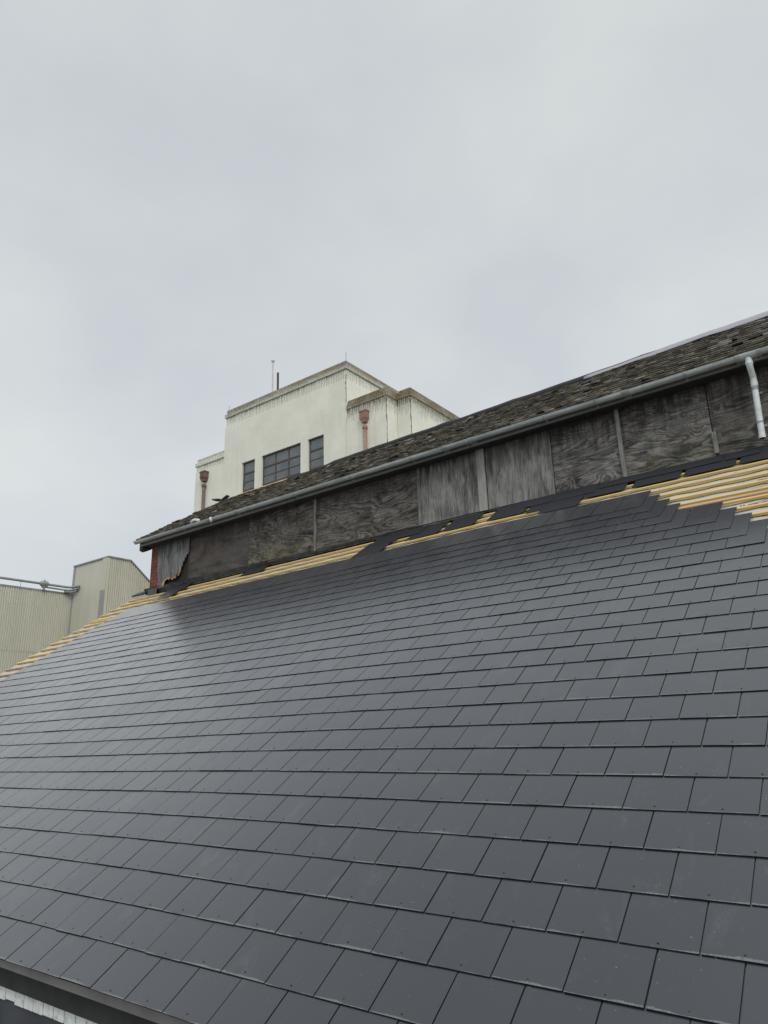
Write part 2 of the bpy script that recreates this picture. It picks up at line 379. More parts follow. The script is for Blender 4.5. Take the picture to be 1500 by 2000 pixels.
M = Mat('plastic_sheet', 0.35, 0.5)
M.b.inputs['Transmission Weight'].default_value = 0.35
M.b.inputs['Base Color'].default_value = (0.42, 0.40, 0.44, 1)
M.bump(M.noise(M.obj((0.6, 4, 4)), 3, 5), 0.8, 0.02); m_sheet = M.m
m_newtimber = simple('pale_timber', (0.55, 0.36, 0.20), 0.8, var=0.3, scale=5)
m_whitepvc = simple('white_pvc', (0.46, 0.46, 0.46), 0.4, var=0.15)
m_mast = simple('mast_paint', (0.50, 0.47, 0.42), 0.6)
m_maroon = simple('mast_dark', (0.05, 0.03, 0.032), 0.6)
m_wire = simple('rod_metal', (0.10, 0.10, 0.10), 0.5, metal=0.5)
M = Mat('white_painted_brick', 0.75, 0.3)
n = M.noise(M.obj((1, 1, 1)), 16, 6, 0.7)
c = M.mix(M.ramp(n, [(0.5, 0.0), (0.75, 0.7)]), (0.66, 0.68, 0.65), (0.20, 0.20, 0.18))
M.link(c, 'Base Color'); M.bump(n, 0.5, 0.004); m_whitebrick = M.m
m_darkwall = simple('dark_painted_wall', (0.050, 0.053, 0.062), 0.7, var=0.3, scale=2)

# ------------------------------------------------------------------ ground
g = MB(); g.box(-900, 900, -900, 900, -8.1, -7.6)
M = Mat('yard_concrete', 0.9, 0.3)
c = M.ramp(M.noise(M.obj(), 0.08, 8, 0.65), [(0.3, (0.13, 0.13, 0.12)), (0.7, (0.22, 0.215, 0.20))]); M.link(c, 'Base Color')
o = g.build('ground', M.m); o['kind'] = 'structure'

# ================================================================== MAIN BUILDING
X_L, X_R = -12.45, 9.0           # gable end, and a point far out of frame on the right
YW = 5.66
bld = thing('workshop_building', 'long building with a half-finished new black slate roof and a boarded-up clerestory strip', 'building', (0, 0, -7.6))
def part(mb, name, mat, **k): 
    o = mb.build(name, mat, None, **k); o.parent = bld; o.matrix_parent_inverse = bld.matrix_world.inverted(); return o
def under(mb, name, mat, par, **k):
    o = mb.build(name, mat, None, **k); o.parent = par; o.matrix_parent_inverse = par.matrix_world.inverted(); return o

# walls of the main body
b = MB()
vE = -1.20                                                        # underside starts just behind the fascia
prof = [(-0.80, -7.6), (-0.80, -1.15), (YW + 0.02, 3.05), (8.3, 3.05), (14.7, -0.9), (14.7, -7.6)]
b.prism([(X_L, y, z) for y, z in prof], (X_R - X_L, 0, 0))
part(b, 'wall', m_brick)
# roof deck and rafters
b = MB()
b.hexa([RP(X_L - .05, -1.16, -.30), RP(X_R, -1.16, -.30), RP(X_R, 6.80, -.30), RP(X_L - .05, 6.80, -.30),
        RP(X_L - .05, -1.16, -.085), RP(X_R, -1.16, -.085), RP(X_R, 6.80, -.085), RP(X_L - .05, 6.80, -.085)])
part(b, 'roof_deck', m_deck)

# underlay membrane, in lapped runs with a slight drape between rafters
def memb(s0, s1, v0, v1, h0, name):
    b = MB(); ns = int((s1 - s0) / 0.1); nv = max(2, int((v1 - v0) / 0.06))
    for lay, dh in ((0, 0.0), (1, -0.003)):
        for i in range(ns + 1):
            for j in range(nv + 1):
                s = s0 + (s1 - s0) * i / ns; v = v0 + (v1 - v0) * j / nv
                sag = -0.009 * abs(math.sin(math.pi * s / 0.45)) + 0.004 * mnoise.noise(Vector((s * 4, v * 4, h0)))
                if i == 0: s += 0.03 * mnoise.noise(Vector((v * 6, 2, 0)))
                b.v.append(RP(s, v, h0 + dh + sag))
    n = (ns + 1) * (nv + 1)
    for i in range(ns):
        for j in range(nv):
            a = i * (nv + 1) + j
            b.face([a, a + nv + 1, a + nv + 2, a + 1]); b.face([n + a, n + a + 1, n + a + nv + 2, n + a + nv + 1])
    for i in range(ns):
        for j in (0, nv):
            a = i * (nv + 1) + j; b.face([a, a + nv + 1, n + a + nv + 1, n + a])
    for j in range(nv):
        for i in (0, ns):
            a = i * (nv + 1) + j; b.face([a, a + 1, n + a + 1, n + a])
    return part(b, name, m_membrane, smooth=True)
runs_ = [(-1.15, 0.4), (0.32, 1.85), (1.77, 3.3), (3.22, 4.75), (4.67, 5.50), (5.42, 6.78)]
for k, (a, c_) in enumerate(runs_):
    memb(X_L - 0.24, X_R, a, c_, -0.066 + 0.003 * (k % 2), 'underlay_membrane')
# dark adhesive edge line of a lap
b = MB(); b.hexa([RP(-1.2, 5.39, -.060), RP(X_R, 5.40, -.060), RP(X_R, 5.425, -.060), RP(-1.2, 5.415, -.060), RP(-1.2, 5.39, -.055), RP(X_R, 5.40, -.055), RP(X_R, 5.425, -.055), RP(-1.2, 5.415, -.055)])
part(b, 'lap_tape', m_felt)

# battens
SL_W = 0.301553; GA = 0.25; N0 = -38.5
def edge_n(row): return -38.5
right_end = {}
def batten(s0, s1, v, mat=None, w=0.044, hb=-0.054, ht=-0.030, tilt=0.0):
    b = MB(); n = 14; b0 = len(b.v)
    ph = random.random() * 9
    for i in range(n + 1):
        s = s0 + (s1 - s0) * i / n; dv = 0.004 * math.sin(s * 0.9 + ph) + tilt * (s - s0)
        for (a, c_) in ((v - w / 2, hb), (v + w / 2, hb), (v + w / 2, ht), (v - w / 2, ht)):
            b.v.append(RP(s, a + dv, c_))
    for i in range(n):
        for k in range(4):
            k2 = (k + 1) % 4
            b.face([i * 4 + k, i * 4 + k2, i * 4 + 4 + k2, i * 4 + 4 + k])
    b.face([3, 2, 1, 0]); b.face([n * 4 + k for k in range(4)])
    return part(b, 'batten', mat or m_batten)
for j in range(-5, 27):
    v = 0.10 + GA * j - (0.02 if j == 26 else 0)
    if v > 6.7 or v < -1.1: continue
    sL = -12.60 + random.uniform(-0.06, 0.06)
    old = j in (12, 13, 14, 11)
    batten(sL, X_R, v, m_batten_old if old else m_batten)
batten(-0.9, X_R, 4.98, m_batten_old, w=0.06, ht=-0.034)
batten(-12.5, -11.4, 5.50)                                       # short doubled batten at the gable

# slates
def top_row_limit(row):
    ends = {21: -2.5, 20: -2, 19: -1.5, 18: -1, 17: .5, 16: 1, 15: 1.5, 14: 2, 13: 2.5, 12: 3, 11: 3.5, 10: 4}
    return ends.get(row, 40)
sb = MB()
def slate(b, s0, s1, v0, L=0.6, ht=0.0, hh=-0.0145, th=0.0058, rot=0.0, mi=0, side=2):
    cs, cv = (s0 + s1) / 2, v0
    def P(s, v, h):
        ds, dv = s - cs, v - cv
        return RP(cs + ds * math.cos(rot) - dv * math.sin(rot), cv + ds * math.sin(rot) + dv * math.cos(rot), h)
    j = [random.uniform(-0.0008, 0.0008) for _ in range(4)]
    t = [P(s0, v0, ht + j[0]), P(s1, v0, ht + j[1]), P(s1, v0 + L, hh), P(s0, v0 + L, hh)]
    bt = [P(s0, v0, ht - th + j[0]), P(s1, v0, ht - th + j[1]), P(s1, v0 + L, hh - th), P(s0, v0 + L, hh - th)]
    b.hexa(bt + t, mi, [(0.001, 0.0002), (s1 - s0, 0.0002), (s1 - s0, L), (0.001, L)], side)
for row in range(-5, 22):
    half = 0.5 if row % 2 else 0.0
    vmod = random.uniform(-0.0015, 0.0015)
    n = -39.5 if half else -39.0
    while True:
        a = n; e = n + 1
        en = edge_n(row)
        if e <= en + .01: n += 1; continue
        if a < en: a = en
        if e > top_row_limit(row) + 1e-6 or a * SL_W > X_R - 0.4: break
        g_ = 0.0034 + random.uniform(-0.0010, 0.0012)
        rt = random.gauss(0, 0.0020)
        slate(sb, a * SL_W + g_, e * SL_W - g_, row * GA + vmod + random.gauss(0, 0.0011), rot=rt,
              ht=abs(random.gauss(0, 0.0009)), mi=0)
        n += 1
# short eaves course under the first row
n = -36.0
while n * SL_W < X_R - .4:
    slate(sb, (n) * SL_W + .002, (n + 1) * SL_W - .002, -5 * GA + 0.004, L=0.35, ht=-0.0060, hh=-0.0135); n += 1
# copper disc rivets near each tail
for row in range(-5, 18):
    half = 0.5 if row % 2 else 0.0
    for i in range(-26, 16):
        n = i + half
        if n + 1 > top_row_limit(row) or n < N0: continue
        if random.random() < 0.06: continue
        s = (n + 0.5) * SL_W + random.uniform(-.006, .006); v = row * GA + 0.024 + random.uniform(-.004, .006)
        h = 0.0005; r = 0.0046; k = len(sb.v)
        th = random.random() * 6
        pts = [RP(s + r * math.cos(th + a * math.pi / 3), v + r * math.sin(th + a * math.pi / 3) * 0.8, h - 0.0004) for a in range(6)]
        sb.v += pts; sb.v += [p + Vector((0, -SA, CA)) * (0.0018 + (0.0016 if q < 3 else 0)) for q, p in enumerate(pts)]
        sb.face([k + 6 + q for q in range(6)], 1)
        for q in range(6): sb.face([k + q, k + (q + 1) % 6, k + 6 + (q + 1) % 6, k + 6 + q], 1)
part(sb, 'slate_covering', [m_slate, m_copper, m_edge_shadow])

# printed lettering on the membrane where it shows between battens
def text(body, s, v, size, h=-0.058, bold=0.0, rot=0.0):
    cu = bpy.data.curves.new('t', 'FONT'); cu.body = body; cu.size = size; cu.extrude = 0.0006; cu.offset = bold
    o = bpy.data.objects.new('t', cu); COL.objects.link(o)
    bpy.context.view_layer.update()
    me = bpy.data.meshes.new_from_object(o.evaluated_get(bpy.context.evaluated_depsgraph_get()))
    COL.objects.unlink(o); bpy.data.objects.remove(o)
    p = RP(s, v, h)
    mt = Matrix(((1, 0, 0, p.x), (0, CA, -SA, p.y), (0, SA, CA, p.z), (0, 0, 0, 1))) @ Matrix.Rotation(rot, 4, 'Z')
    me.transform(mt); me.materials.clear(); me.materials.append(m_print)
    o = bpy.data.objects.new('printed_lettering', me); COL.objects.link(o)
    o.parent = bld; o.matrix_parent_inverse = bld.matrix_world.inverted()
text('BREATHANE', -0.80, 5.66, 0.075)
text('DUCO', -0.28, 5.91, 0.075); text('2402', -0.05, 5.92, 0.07); text('TILK', 0.14, 5.93, 0.07)
text('TIXA', -0.97, 5.45, 0.11, bold=0.004)
text('TILEX', 0.42, 5.42, 0.11, bold=0.004)
text('SILKE', 0.47, 5.66, 0.08)
text('"OO', 0.30, 4.63, 0.16, bold=0.001); text('TTEXA', 0.50, 4.36, 0.10, bold=0.005)
text('TI', -0.62, 5.15, 0.10, bold=0.003); text('AG', -0.35, 4.90, 0.09, bold=0.003)
for (s0, v0, s1, v1) in ((0.22, 4.62, 0.62, 4.83), (0.42, 4.37, 0.95, 4.46), (0.50, 4.42, 0.95, 4.56), (0.5, 4.62, 0.8, 4.72), (-0.35, 4.97, 0.1, 5.05), (-0.5, 5.17, -0.3, 5.2), (0.3, 5.19, 0.6, 5.30)):
    p0, p1 = RP(s0, v0, -.0575), RP(s1, v1, -.0575); d = (p1 - p0).normalized(); q = d.cross(Vector((0, -SA, CA))) * 0.004; up = Vector((0, -SA, CA)) * .001
    b = MB(); b.hexa([p0 - q, p1 - q, p1 + q, p0 + q, p0 - q + up, p1 - q + up, p1 + q + up, p0 + q + up]); part(b, 'printed_line', m_print)

# eaves: fascia, dark recess, white brick-on-edge course, dark painted wall
b = MB(); b.box(X_L, X_R, -0.985, -0.955, -0.762, -0.685); part(b, 'eaves_fascia', simple('eaves_fascia_grey', (0.165, 0.155, 0.15), 0.6, var=0.2, scale=3))
b = MB(); b.box(X_L, X_R, -0.954, -0.80, -1.2, -0.70); 
b = MB(); b.box(X_L, X_R, -0.955, -0.86, -0.750, -0.700); b.box(X_L, X_R, -0.90, -0.86, -0.905, -0.75); part(b, 'eaves_shadow_board', m_blacktimber)  # black boards: the soffit shadow is put into their colour
b = MB(); x = -6.2
while x < 1.5:
    w = 0.104 + random.uniform(-.004, .004); zb = -0.990 + random.uniform(-.006, .006); dy = random.uniform(-.003, .003)
    b.box(x, x + w, -0.862 + dy, -0.80, zb, -0.904 + random.uniform(-.002, .001)); x += w + 0.0095
part(b, 'brick_on_edge_course', m_whitebrick, bevel=0.004)
b = MB(); b.box(-6.3, 1.6, -0.842, -0.80, -7.6, -0.986); b.box(-6.3, 1.6, -0.85, -0.80, -0.985, -0.90); part(b, 'painted_wall', m_darkwall)
b = MB(); b.tube([(-3.62, -0.86, -1.02), (-3.60, -0.865, -1.10), (-3.60, -0.865, -1.25), (-3.62, -0.87, -1.6), (-3.6, -0.87, -3)], [0.03, 0.05, 0.06, 0.055, 0.055], 12); part(b, 'vent_pipe', m_blacktimber, smooth=True)

# ------------------------------------------------------------------ clerestory wall
ZB, ZT = 3.55, 4.78
b = MB(); b.box(-11.80, X_R, YW + 0.06, YW + 0.3, 3.2, 4.72); part(b, 'clerestory_frame', m_darkvoid)
# brick pier and gable of the clerestory
b = MB()
b.box(-11.885, -11.60, YW + 0.004, YW + 0.34, 3.3, 4.68)
b.prism([(-11.885, YW + 0.34, 3.0), (-11.885, YW + 0.34, 4.74), (-11.885, 7.0, 5.62), (-11.885, 8.35, 4.7), (-11.885, 8.35, 3.0)], (0.28, 0, 0))
part(b, 'brick_pier', m_brick)

def panel(x0, x1, mat, y=YW, z0=3.62, z1=4.80, th=0.018, tilt=0.0, poly=None, label=None, lean=0.0):
    b = MB()
    if poly is None:
        n = 14; lo = [(x0 + (x1 - x0) * i / n, z0 + 0.006 * math.sin(i * 1.7 + x0 * 3)) for i in range(n + 1)]
        poly = lo + [(x1 + lean, z1), (x0 + lean, z1)]
    b.prism([(x, y, z) for x, z in poly], (0, th, 0))
    o = part(b, 'plywood_panel', mat)
    if label: o['label'] = label
    return o
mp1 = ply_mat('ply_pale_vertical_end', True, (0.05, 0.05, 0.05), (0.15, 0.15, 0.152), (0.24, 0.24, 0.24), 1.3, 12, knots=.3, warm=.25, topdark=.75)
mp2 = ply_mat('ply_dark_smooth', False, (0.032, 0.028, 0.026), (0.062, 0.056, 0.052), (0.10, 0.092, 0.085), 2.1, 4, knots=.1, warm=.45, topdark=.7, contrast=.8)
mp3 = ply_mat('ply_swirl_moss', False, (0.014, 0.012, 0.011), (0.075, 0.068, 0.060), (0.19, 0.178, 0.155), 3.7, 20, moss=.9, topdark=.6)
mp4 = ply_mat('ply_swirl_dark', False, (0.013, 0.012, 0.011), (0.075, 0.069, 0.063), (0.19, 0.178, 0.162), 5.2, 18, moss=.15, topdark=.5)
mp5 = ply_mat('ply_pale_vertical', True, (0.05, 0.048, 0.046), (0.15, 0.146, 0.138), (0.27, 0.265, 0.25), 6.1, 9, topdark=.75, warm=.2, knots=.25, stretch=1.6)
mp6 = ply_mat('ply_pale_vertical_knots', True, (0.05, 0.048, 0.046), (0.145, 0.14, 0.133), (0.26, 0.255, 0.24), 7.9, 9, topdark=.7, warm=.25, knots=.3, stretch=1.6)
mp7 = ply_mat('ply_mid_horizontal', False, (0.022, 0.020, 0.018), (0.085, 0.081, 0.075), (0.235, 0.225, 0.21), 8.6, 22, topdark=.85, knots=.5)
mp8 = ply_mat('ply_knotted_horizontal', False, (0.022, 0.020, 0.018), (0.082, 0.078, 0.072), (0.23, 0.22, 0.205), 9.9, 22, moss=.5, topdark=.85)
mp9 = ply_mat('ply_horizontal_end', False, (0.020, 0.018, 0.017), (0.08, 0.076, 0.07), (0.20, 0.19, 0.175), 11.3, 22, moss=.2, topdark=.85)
# end board with burnt, torn lower corner
poly = [(-11.565, 3.60), (-11.36, 3.61), (-11.335, 3.70), (-11.29, 3.735), (-11.24, 3.76), (-11.17, 3.735), (-11.12, 3.75), (-11.05, 3.715), (-11.00, 3.76), (-10.96, 3.73), (-10.90, 3.79), (-10.85, 3.775), (-10.80, 3.85), (-10.78, 3.95), (-10.74, 3.97), (-10.73, 4.06),
        (-10.69, 4.07), (-10.66, 4.16), (-10.63, 4.14), (-10.615, 4.22), (-10.57, 4.19), (-10.54, 4.27), (-10.53, 4.80), (-11.675, 4.80)]
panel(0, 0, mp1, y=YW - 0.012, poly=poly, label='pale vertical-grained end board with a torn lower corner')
b = MB()
m_torn = simple('torn_ply_edge', (0.42, 0.27, 0.12), 0.9, var=0.5, scale=30)
tp = [(-11.36, 3.60), (-11.335, 3.70), (-11.29, 3.735), (-11.24, 3.76), (-11.17, 3.735), (-11.12, 3.75), (-11.05, 3.715), (-11.00, 3.76), (-10.96, 3.73), (-10.90, 3.79), (-10.85, 3.775), (-10.80, 3.85), (-10.78, 3.95)]
tq = [(x - 0.01 - 0.05 * random.random(), z + 0.005 + 0.055 * random.random() ** 1.5) for x, z in tp]
b.prism([(x, YW - 0.016, z) for x, z in tp] + [(x, YW - 0.016, z) for x, z in tq[::-1]], (0, 0.004, 0)); part(b, 'torn_edge', m_torn)
b = MB(); b.box(-10.60, -10.50, YW + 0.03, YW + 0.06, 3.6, 4.4); part(b, 'timber_stud', simple('brown_stud', (0.04, 0.03, 0.024), 0.9, var=.3))
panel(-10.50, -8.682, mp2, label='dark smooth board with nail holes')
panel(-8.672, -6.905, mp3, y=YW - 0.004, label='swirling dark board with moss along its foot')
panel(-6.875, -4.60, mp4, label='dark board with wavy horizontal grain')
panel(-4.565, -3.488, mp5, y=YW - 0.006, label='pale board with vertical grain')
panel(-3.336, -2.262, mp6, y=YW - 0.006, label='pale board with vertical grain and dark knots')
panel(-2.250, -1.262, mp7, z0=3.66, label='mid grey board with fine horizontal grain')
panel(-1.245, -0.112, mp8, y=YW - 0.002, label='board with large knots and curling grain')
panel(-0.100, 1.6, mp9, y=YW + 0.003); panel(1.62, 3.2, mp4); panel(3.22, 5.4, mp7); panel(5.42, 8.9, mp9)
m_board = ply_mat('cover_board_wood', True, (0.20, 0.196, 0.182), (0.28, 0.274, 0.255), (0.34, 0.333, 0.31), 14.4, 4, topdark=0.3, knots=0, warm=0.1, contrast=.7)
def strip(x0, x1, z0, z1, y=YW - 0.03, label=None):
    b = MB(); b.box(x0, x1, y, YW - 0.006, z0, z1); o = part(b, 'cover_strip', m_strip, bevel=0.002)
    if label: o['label'] = label
strip(-6.915, -6.865, 3.625, 4.8)
strip(-4.61, -4.555, 3.64, 4.8)
b = MB(); b.box(-3.478, -3.346, YW - .044, YW - .008, 3.64, 4.8); o = part(b, 'cover_strip', m_board, bevel=.002); o['label'] = 'broad flat cover board'
strip(-1.285, -1.228, 3.66, 4.8)
strip(-0.122, -0.068, 3.69, 3.98, label='short offcut of cover strip')
strip(3.19, 3.24, 3.66, 4.8)
b = MB()
for x0 in (-5.98, -5.90): b.prism([(x0, YW - .014, 3.66), (x0 + .05, YW - .014, 3.66), (x0 + .055, YW - .014, 3.78 + random.random() * .05), (x0 + .03, YW - .014, 3.74), (x0 + .01, YW - .014, 3.84)], (0, .01, 0))
part(b, 'splintered_wood', m_strip)

# flashing dressed at the foot of the boards (crinkled)
b = MB(); n = 340; s0, s1 = -12.05, X_R
for i in range(n + 1):
    s = s0 + (s1 - s0) * i / n
    f1 = mnoise.noise(Vector((s * 2.3, 0, 0))); f2 = mnoise.noise(Vector((s * 6.1, 3, 0)))
    b.v.append(Vector((s, YW - 0.022 - 0.004 * f2, 3.648 + 0.012 * f1)))
    p = RP(s, 6.755 + 0.010 * f1, -0.010 + 0.012 * f2); b.v.append(p)
    p = RP(s, 6.705 + 0.030 * f1 + 0.022 * f2, -0.020 + 0.010 * f2); b.v.append(p)
    p = RP(s, 6.705 + 0.030 * f1 + 0.022 * f2, -0.028 + 0.010 * f2); b.v.append(p)
    p = RP(s, 6.73 + 0.02 * f1, -0.03); b.v.append(p)
    b.v.append(Vector((s, YW - 0.010, 3.640 + 0.012 * f1)))
for i in range(n):
    for k in range(6):
        k2 = (k + 1) % 6; b.face([i * 6 + k, i * 6 + 6 + k, i * 6 + 6 + k2, i * 6 + k2])
b.face([0, 1, 2, 3, 4, 5]); b.face([n * 6 + k for k in range(6)][::-1])
part(b, 'foot_flashing', m_lead)
b = MB(); b.box(-11.90, -11.60, YW - 0.012, YW + 0.35, 3.30, 3.63); part(b, 'pier_flashing', m_lead, bevel=.01)

# fascia + soffit + gutter
XG0, XG1 = -12.10, X_R
def gz(x): return 4.690 + 0.055 * (x + 12) / 12.7      # slight fall
b = MB()
b.hexa([(XG0 + .07, 5.44, gz(-12) - .115), (XG1, 5.44, gz(9) - .060), (XG1, 5.47, gz(9) - .060), (XG0 + .07, 5.47, gz(-12) - .115),
        (XG0 + .07, 5.44, gz(-12) - .005), (XG1, 5.44, gz(9) - .005), (XG1, 5.47, gz(9) - .005), (XG0 + .07, 5.47, gz(-12) - .005)])
part(b, 'fascia', m_fascia)
b = MB(); b.hexa([(XG0 + .09, 5.471, gz(-12) - .112), (XG1, 5.471, gz(9) - .057), (XG1, YW + .02, gz(9) - .057), (XG0 + .09, YW + .02, gz(-12) - .112),
        (XG0 + .09, 5.471, gz(-12) - .09), (XG1, 5.471, gz(9) - .035), (XG1, YW + .02, gz(9) - .035), (XG0 + .09, YW + .02, gz(-12) - .09)])
b.prism([(XG0 + .06, 5.445, 4.49), (XG0 + .06, 5.53, 4.465), (XG0 + .06, 5.66, 4.53), (XG0 + .06, 5.75, 4.60), (XG0 + .06, 5.75, 4.85), (XG0 + .06, 5.445, 4.665)], (0.10, 0, 0))
part(b, 'soffit', m_blacktimber)
gut_y = 5.375; gr = 0.055
b = MB(); n = 60; seg = 12
for i in range(n + 1):
    x = XG0 + (XG1 - XG0) * i / n; zc = gz(x) + 0.004 * math.sin(x * 1.7)
    for r in (gr, gr - 0.004):
        for k in range(seg + 1):
            a = math.pi + math.pi * k / seg
            b.v.append(Vector((x, gut_y + r * math.cos(a), zc + r * 0.98 * math.sin(a))))
S = 2 * (seg + 1)
for i in range(n):
    o_ = i * S
    for k in range(seg):
        b.face([o_ + k, o_ + k + 1, o_ + S + k + 1, o_ + S + k]); q = seg + 1
        b.face([o_ + q + k, o_ + S + q + k, o_ + S + q + k + 1, o_ + q + k + 1])
    b.face([o_, o_ + S, o_ + S + seg + 1, o_ + seg + 1]); b.face([o_ + seg, o_ + 2 * seg + 1, o_ + S + 2 * seg + 1, o_ + S + seg])
gutter = part(b, 'gutter', m_gutter, smooth=True)
# beads along the lip
b = MB(); b.tube([(XG0 + (XG1 - XG0) * i / 30, gut_y - gr + .001, gz(XG0 + (XG1 - XG0) * i / 30)) for i in range(31)], 0.005, 6); under(b, 'lip_bead', m_gutter, gutter, smooth=True)
b = MB(); b.prism([(XG0 - .004, gut_y + (gr + .004) * math.cos(math.pi + math.pi * k / 10), gz(XG0) + .012 + (gr + .014) * math.sin(math.pi + math.pi * k / 10)) for k in range(11)], (0.012, 0, 0)); under(b, 'stop_end', m_gutterjoint, gutter)
def collar(x, w=0.035, r=gr + 0.007, mat=m_gutterjoint, name='gutter_bracket'):
    b = MB(); z = gz(x)
    for xx in (x - w / 2, x + w / 2):
        for rr in (r, gr - 0.001):
            for k in range(seg + 1):
                a = math.pi * 0.97 + math.pi * 1.06 * k / seg
                b.v.append(Vector((xx, gut_y + rr * math.cos(a), z + rr * 0.98 * math.sin(a))))
    q = seg + 1
    for k in range(seg):
        b.face([k, k + 1, 2 * q + k + 1, 2 * q + k]); b.face([k, k + q, k + q + 1, k + 1]); b.face([2 * q + k, 2 * q + k + 1, 3 * q + k + 1, 3 * q + k]); b.face([q + k, 3 * q + k, 3 * q + k + 1, q + k + 1])
    b.face([0, 2 * q, 3 * q, q]); b.face([seg, q + seg, 3 * q + seg, 2 * q + seg])
    b.box(x - w / 2, x + w / 2, gut_y + gr, 5.44, z - 0.075, z - 0.01)
    return under(b, name, mat, gutter)
for x in (-11.3, -10.4, -9.5, -8.35, -7.15, -5.8, -4.51, -3.5, -2.18, -1.43, -0.25, 1.9, 3.2, 4.6, 6.0):
    collar(x, 0.028)
for x in (-9.55, -8.72, -3.29 - .1, -3.87, -1.01): collar(x, 0.10, gr + 0.009, name='gutter_joint')
collar(0.37, 0.05, gr + 0.011, name='outlet_collar'); collar(0.60, 0.05, gr + 0.011, name='outlet_collar'); collar(0.485, 0.20, gr + 0.008, m_gutter, 'outlet_body')

# downpipe
xd = 0.477
b = MB(); b.tube([(xd, gut_y, gz(xd) - .04), (xd, gut_y, gz(xd) - .14), (xd - .001, gut_y + .012, gz(xd) - .17), (xd - .003, 5.485, gz(xd) - .245), (xd - .004, 5.50, gz(xd) - .28), (xd - .005, 5.50, gz(xd) - .33)], [.040, .038, .036, .036, .037, .038], 18, caps=False)
dp = part(b, 'downpipe', m_downpipe, smooth=True)
b = MB(); zt, zb2 = gz(xd) - .33, 3.70
def pipe(b, p0, p1, ro, ri, seg=24, inner=0):
    p0, p1 = Vector(p0), Vector(p1); t = (p1 - p0).normalized(); a = t.cross(Vector((0, 1, 0))).normalized(); c_ = t.cross(a); k0 = len(b.v)
    for p in (p0, p1):
        for r in (ro, ri):
            for k in range(seg): q = 2 * math.pi * k / seg; b.v.append(p + a * r * math.cos(q) + c_ * r * math.sin(q))
    for k in range(seg):
        k2 = (k + 1) % seg
        b.face([k0 + k, k0 + k2, k0 + 2 * seg + k2, k0 + 2 * seg + k]); b.face([k0 + seg + k, k0 + 3 * seg + k, k0 + 3 * seg + k2, k0 + seg + k2], inner)
        b.face([k0 + k, k0 + seg + k, k0 + seg + k2, k0 + k2]); b.face([k0 + 2 * seg + k, k0 + 2 * seg + k2, k0 + 3 * seg + k2, k0 + 3 * seg + k])
pipe(b, (xd - .005, 5.50, zt + .02), (xd - .035, 5.505, zb2), .036, .033, inner=1); under(b, 'pipe_length', [m_downpipe, m_darkvoid], dp, smooth=False)  # bore coloured dark for the shade inside the pipe
for (x, y, z, r, h) in ((xd, gut_y, gz(xd) - .115, .043, .04), (xd - .005, 5.50, gz(xd) - .345, .041, .06), (xd - .005, 5.50, gz(xd) - .40, .039, .018), (xd - .008, 5.50, 4.33, .040, .022), (xd - .029, 5.504, 3.90, .040, .022), (xd - .034, 5.505, 3.72, .0385, .045)):
    b = MB(); pipe(b, (x, y, z + h / 2), (x, y, z - h / 2), r, .0335, inner=0); under(b, 'pipe_collar', m_downpipe if h > .03 else m_gutterjoint, dp, smooth=False)
for (x, z) in ((xd - .008, 4.33), (xd - .029, 3.90)):
    b = MB(); b.box(x - .02, x + .02, 5.54, YW + .002, z - .012, z + .012); b.box(x - .055, x + .055, YW - .012, YW - .002, z - .014, z + .014); under(b, 'pipe_clip', m_gutterjoint, dp)

# ------------------------------------------------------------------ old tiled roof of the clerestory
Y_E, Y_R = 5.36, 7.0
def ze(x): return gz(x) + 0.012
RZ = [(-12.96, 5.78), (-11.72, 5.79), (-11.05, 5.845), (-9.24, 5.855), (-8.38, 5.845), (-6.35, 5.90), (-4.49, 5.915), (-2.08, 5.950), (-0.48, 5.985), (0.65, 6.01), (9.2, 6.10)]
def zr(x):
    for (a, za), (c_, zc) in zip(RZ, RZ[1:]):
        if x <= c_: return za + (zc - za) * (x - a) / (c_ - a)
    return RZ[-1][1]
def roofpt(x, t, h=0.0):                                         # t 0..1 eaves to ridge
    z = ze(x) + (zr(x) - ze(x)) * t; y = Y_E + (Y_R - Y_E) * t
    sag = -0.018 * math.sin(math.pi * t) * (0.6 + 0.4 * math.sin(x * 0.8))
    dz, dy = zr(x) - ze(x), Y_R - Y_E; L = math.hypot(dz, dy)
    return Vector((x, y - (h + sag) * dz / L, z + (h + sag) * dy / L))
def tmax(x):                                                      # broken-away top at the gable corner
    if x < -11.62: return 0.63
    if x < -11.30: return 0.76
    if x < -11.05: return 0.88
    return 1.0
b = MB(); nx = 60
for side in (1, -1):
    k0 = len(b.v)
    for i in range(nx + 1):
        x = -12.0 + (X_R + 12.0) * i / nx; tm = tmax(x)
        for t in (0.02, tm):
            for h in (-0.05, -0.022):
                p = roofpt(x, t, h)
                if side < 0: p.y = 2 * Y_R - p.y
                b.v.append(p)
    for i in range(nx):
        for (p, q) in ((0, 1), (1, 3), (3, 2), (2, 0)): b.face([k0 + i * 4 + p, k0 + i * 4 + q, k0 + i * 4 + 4 + q, k0 + i * 4 + 4 + p])
    b.face([k0, k0 + 1, k0 + 3, k0 + 2]); b.face([k0 + nx * 4 + q for q in (0, 2, 3, 1)])
part(b, 'roof_boarding', m_blacktimber)
b = MB(); rows = 14
Ls = 2.05
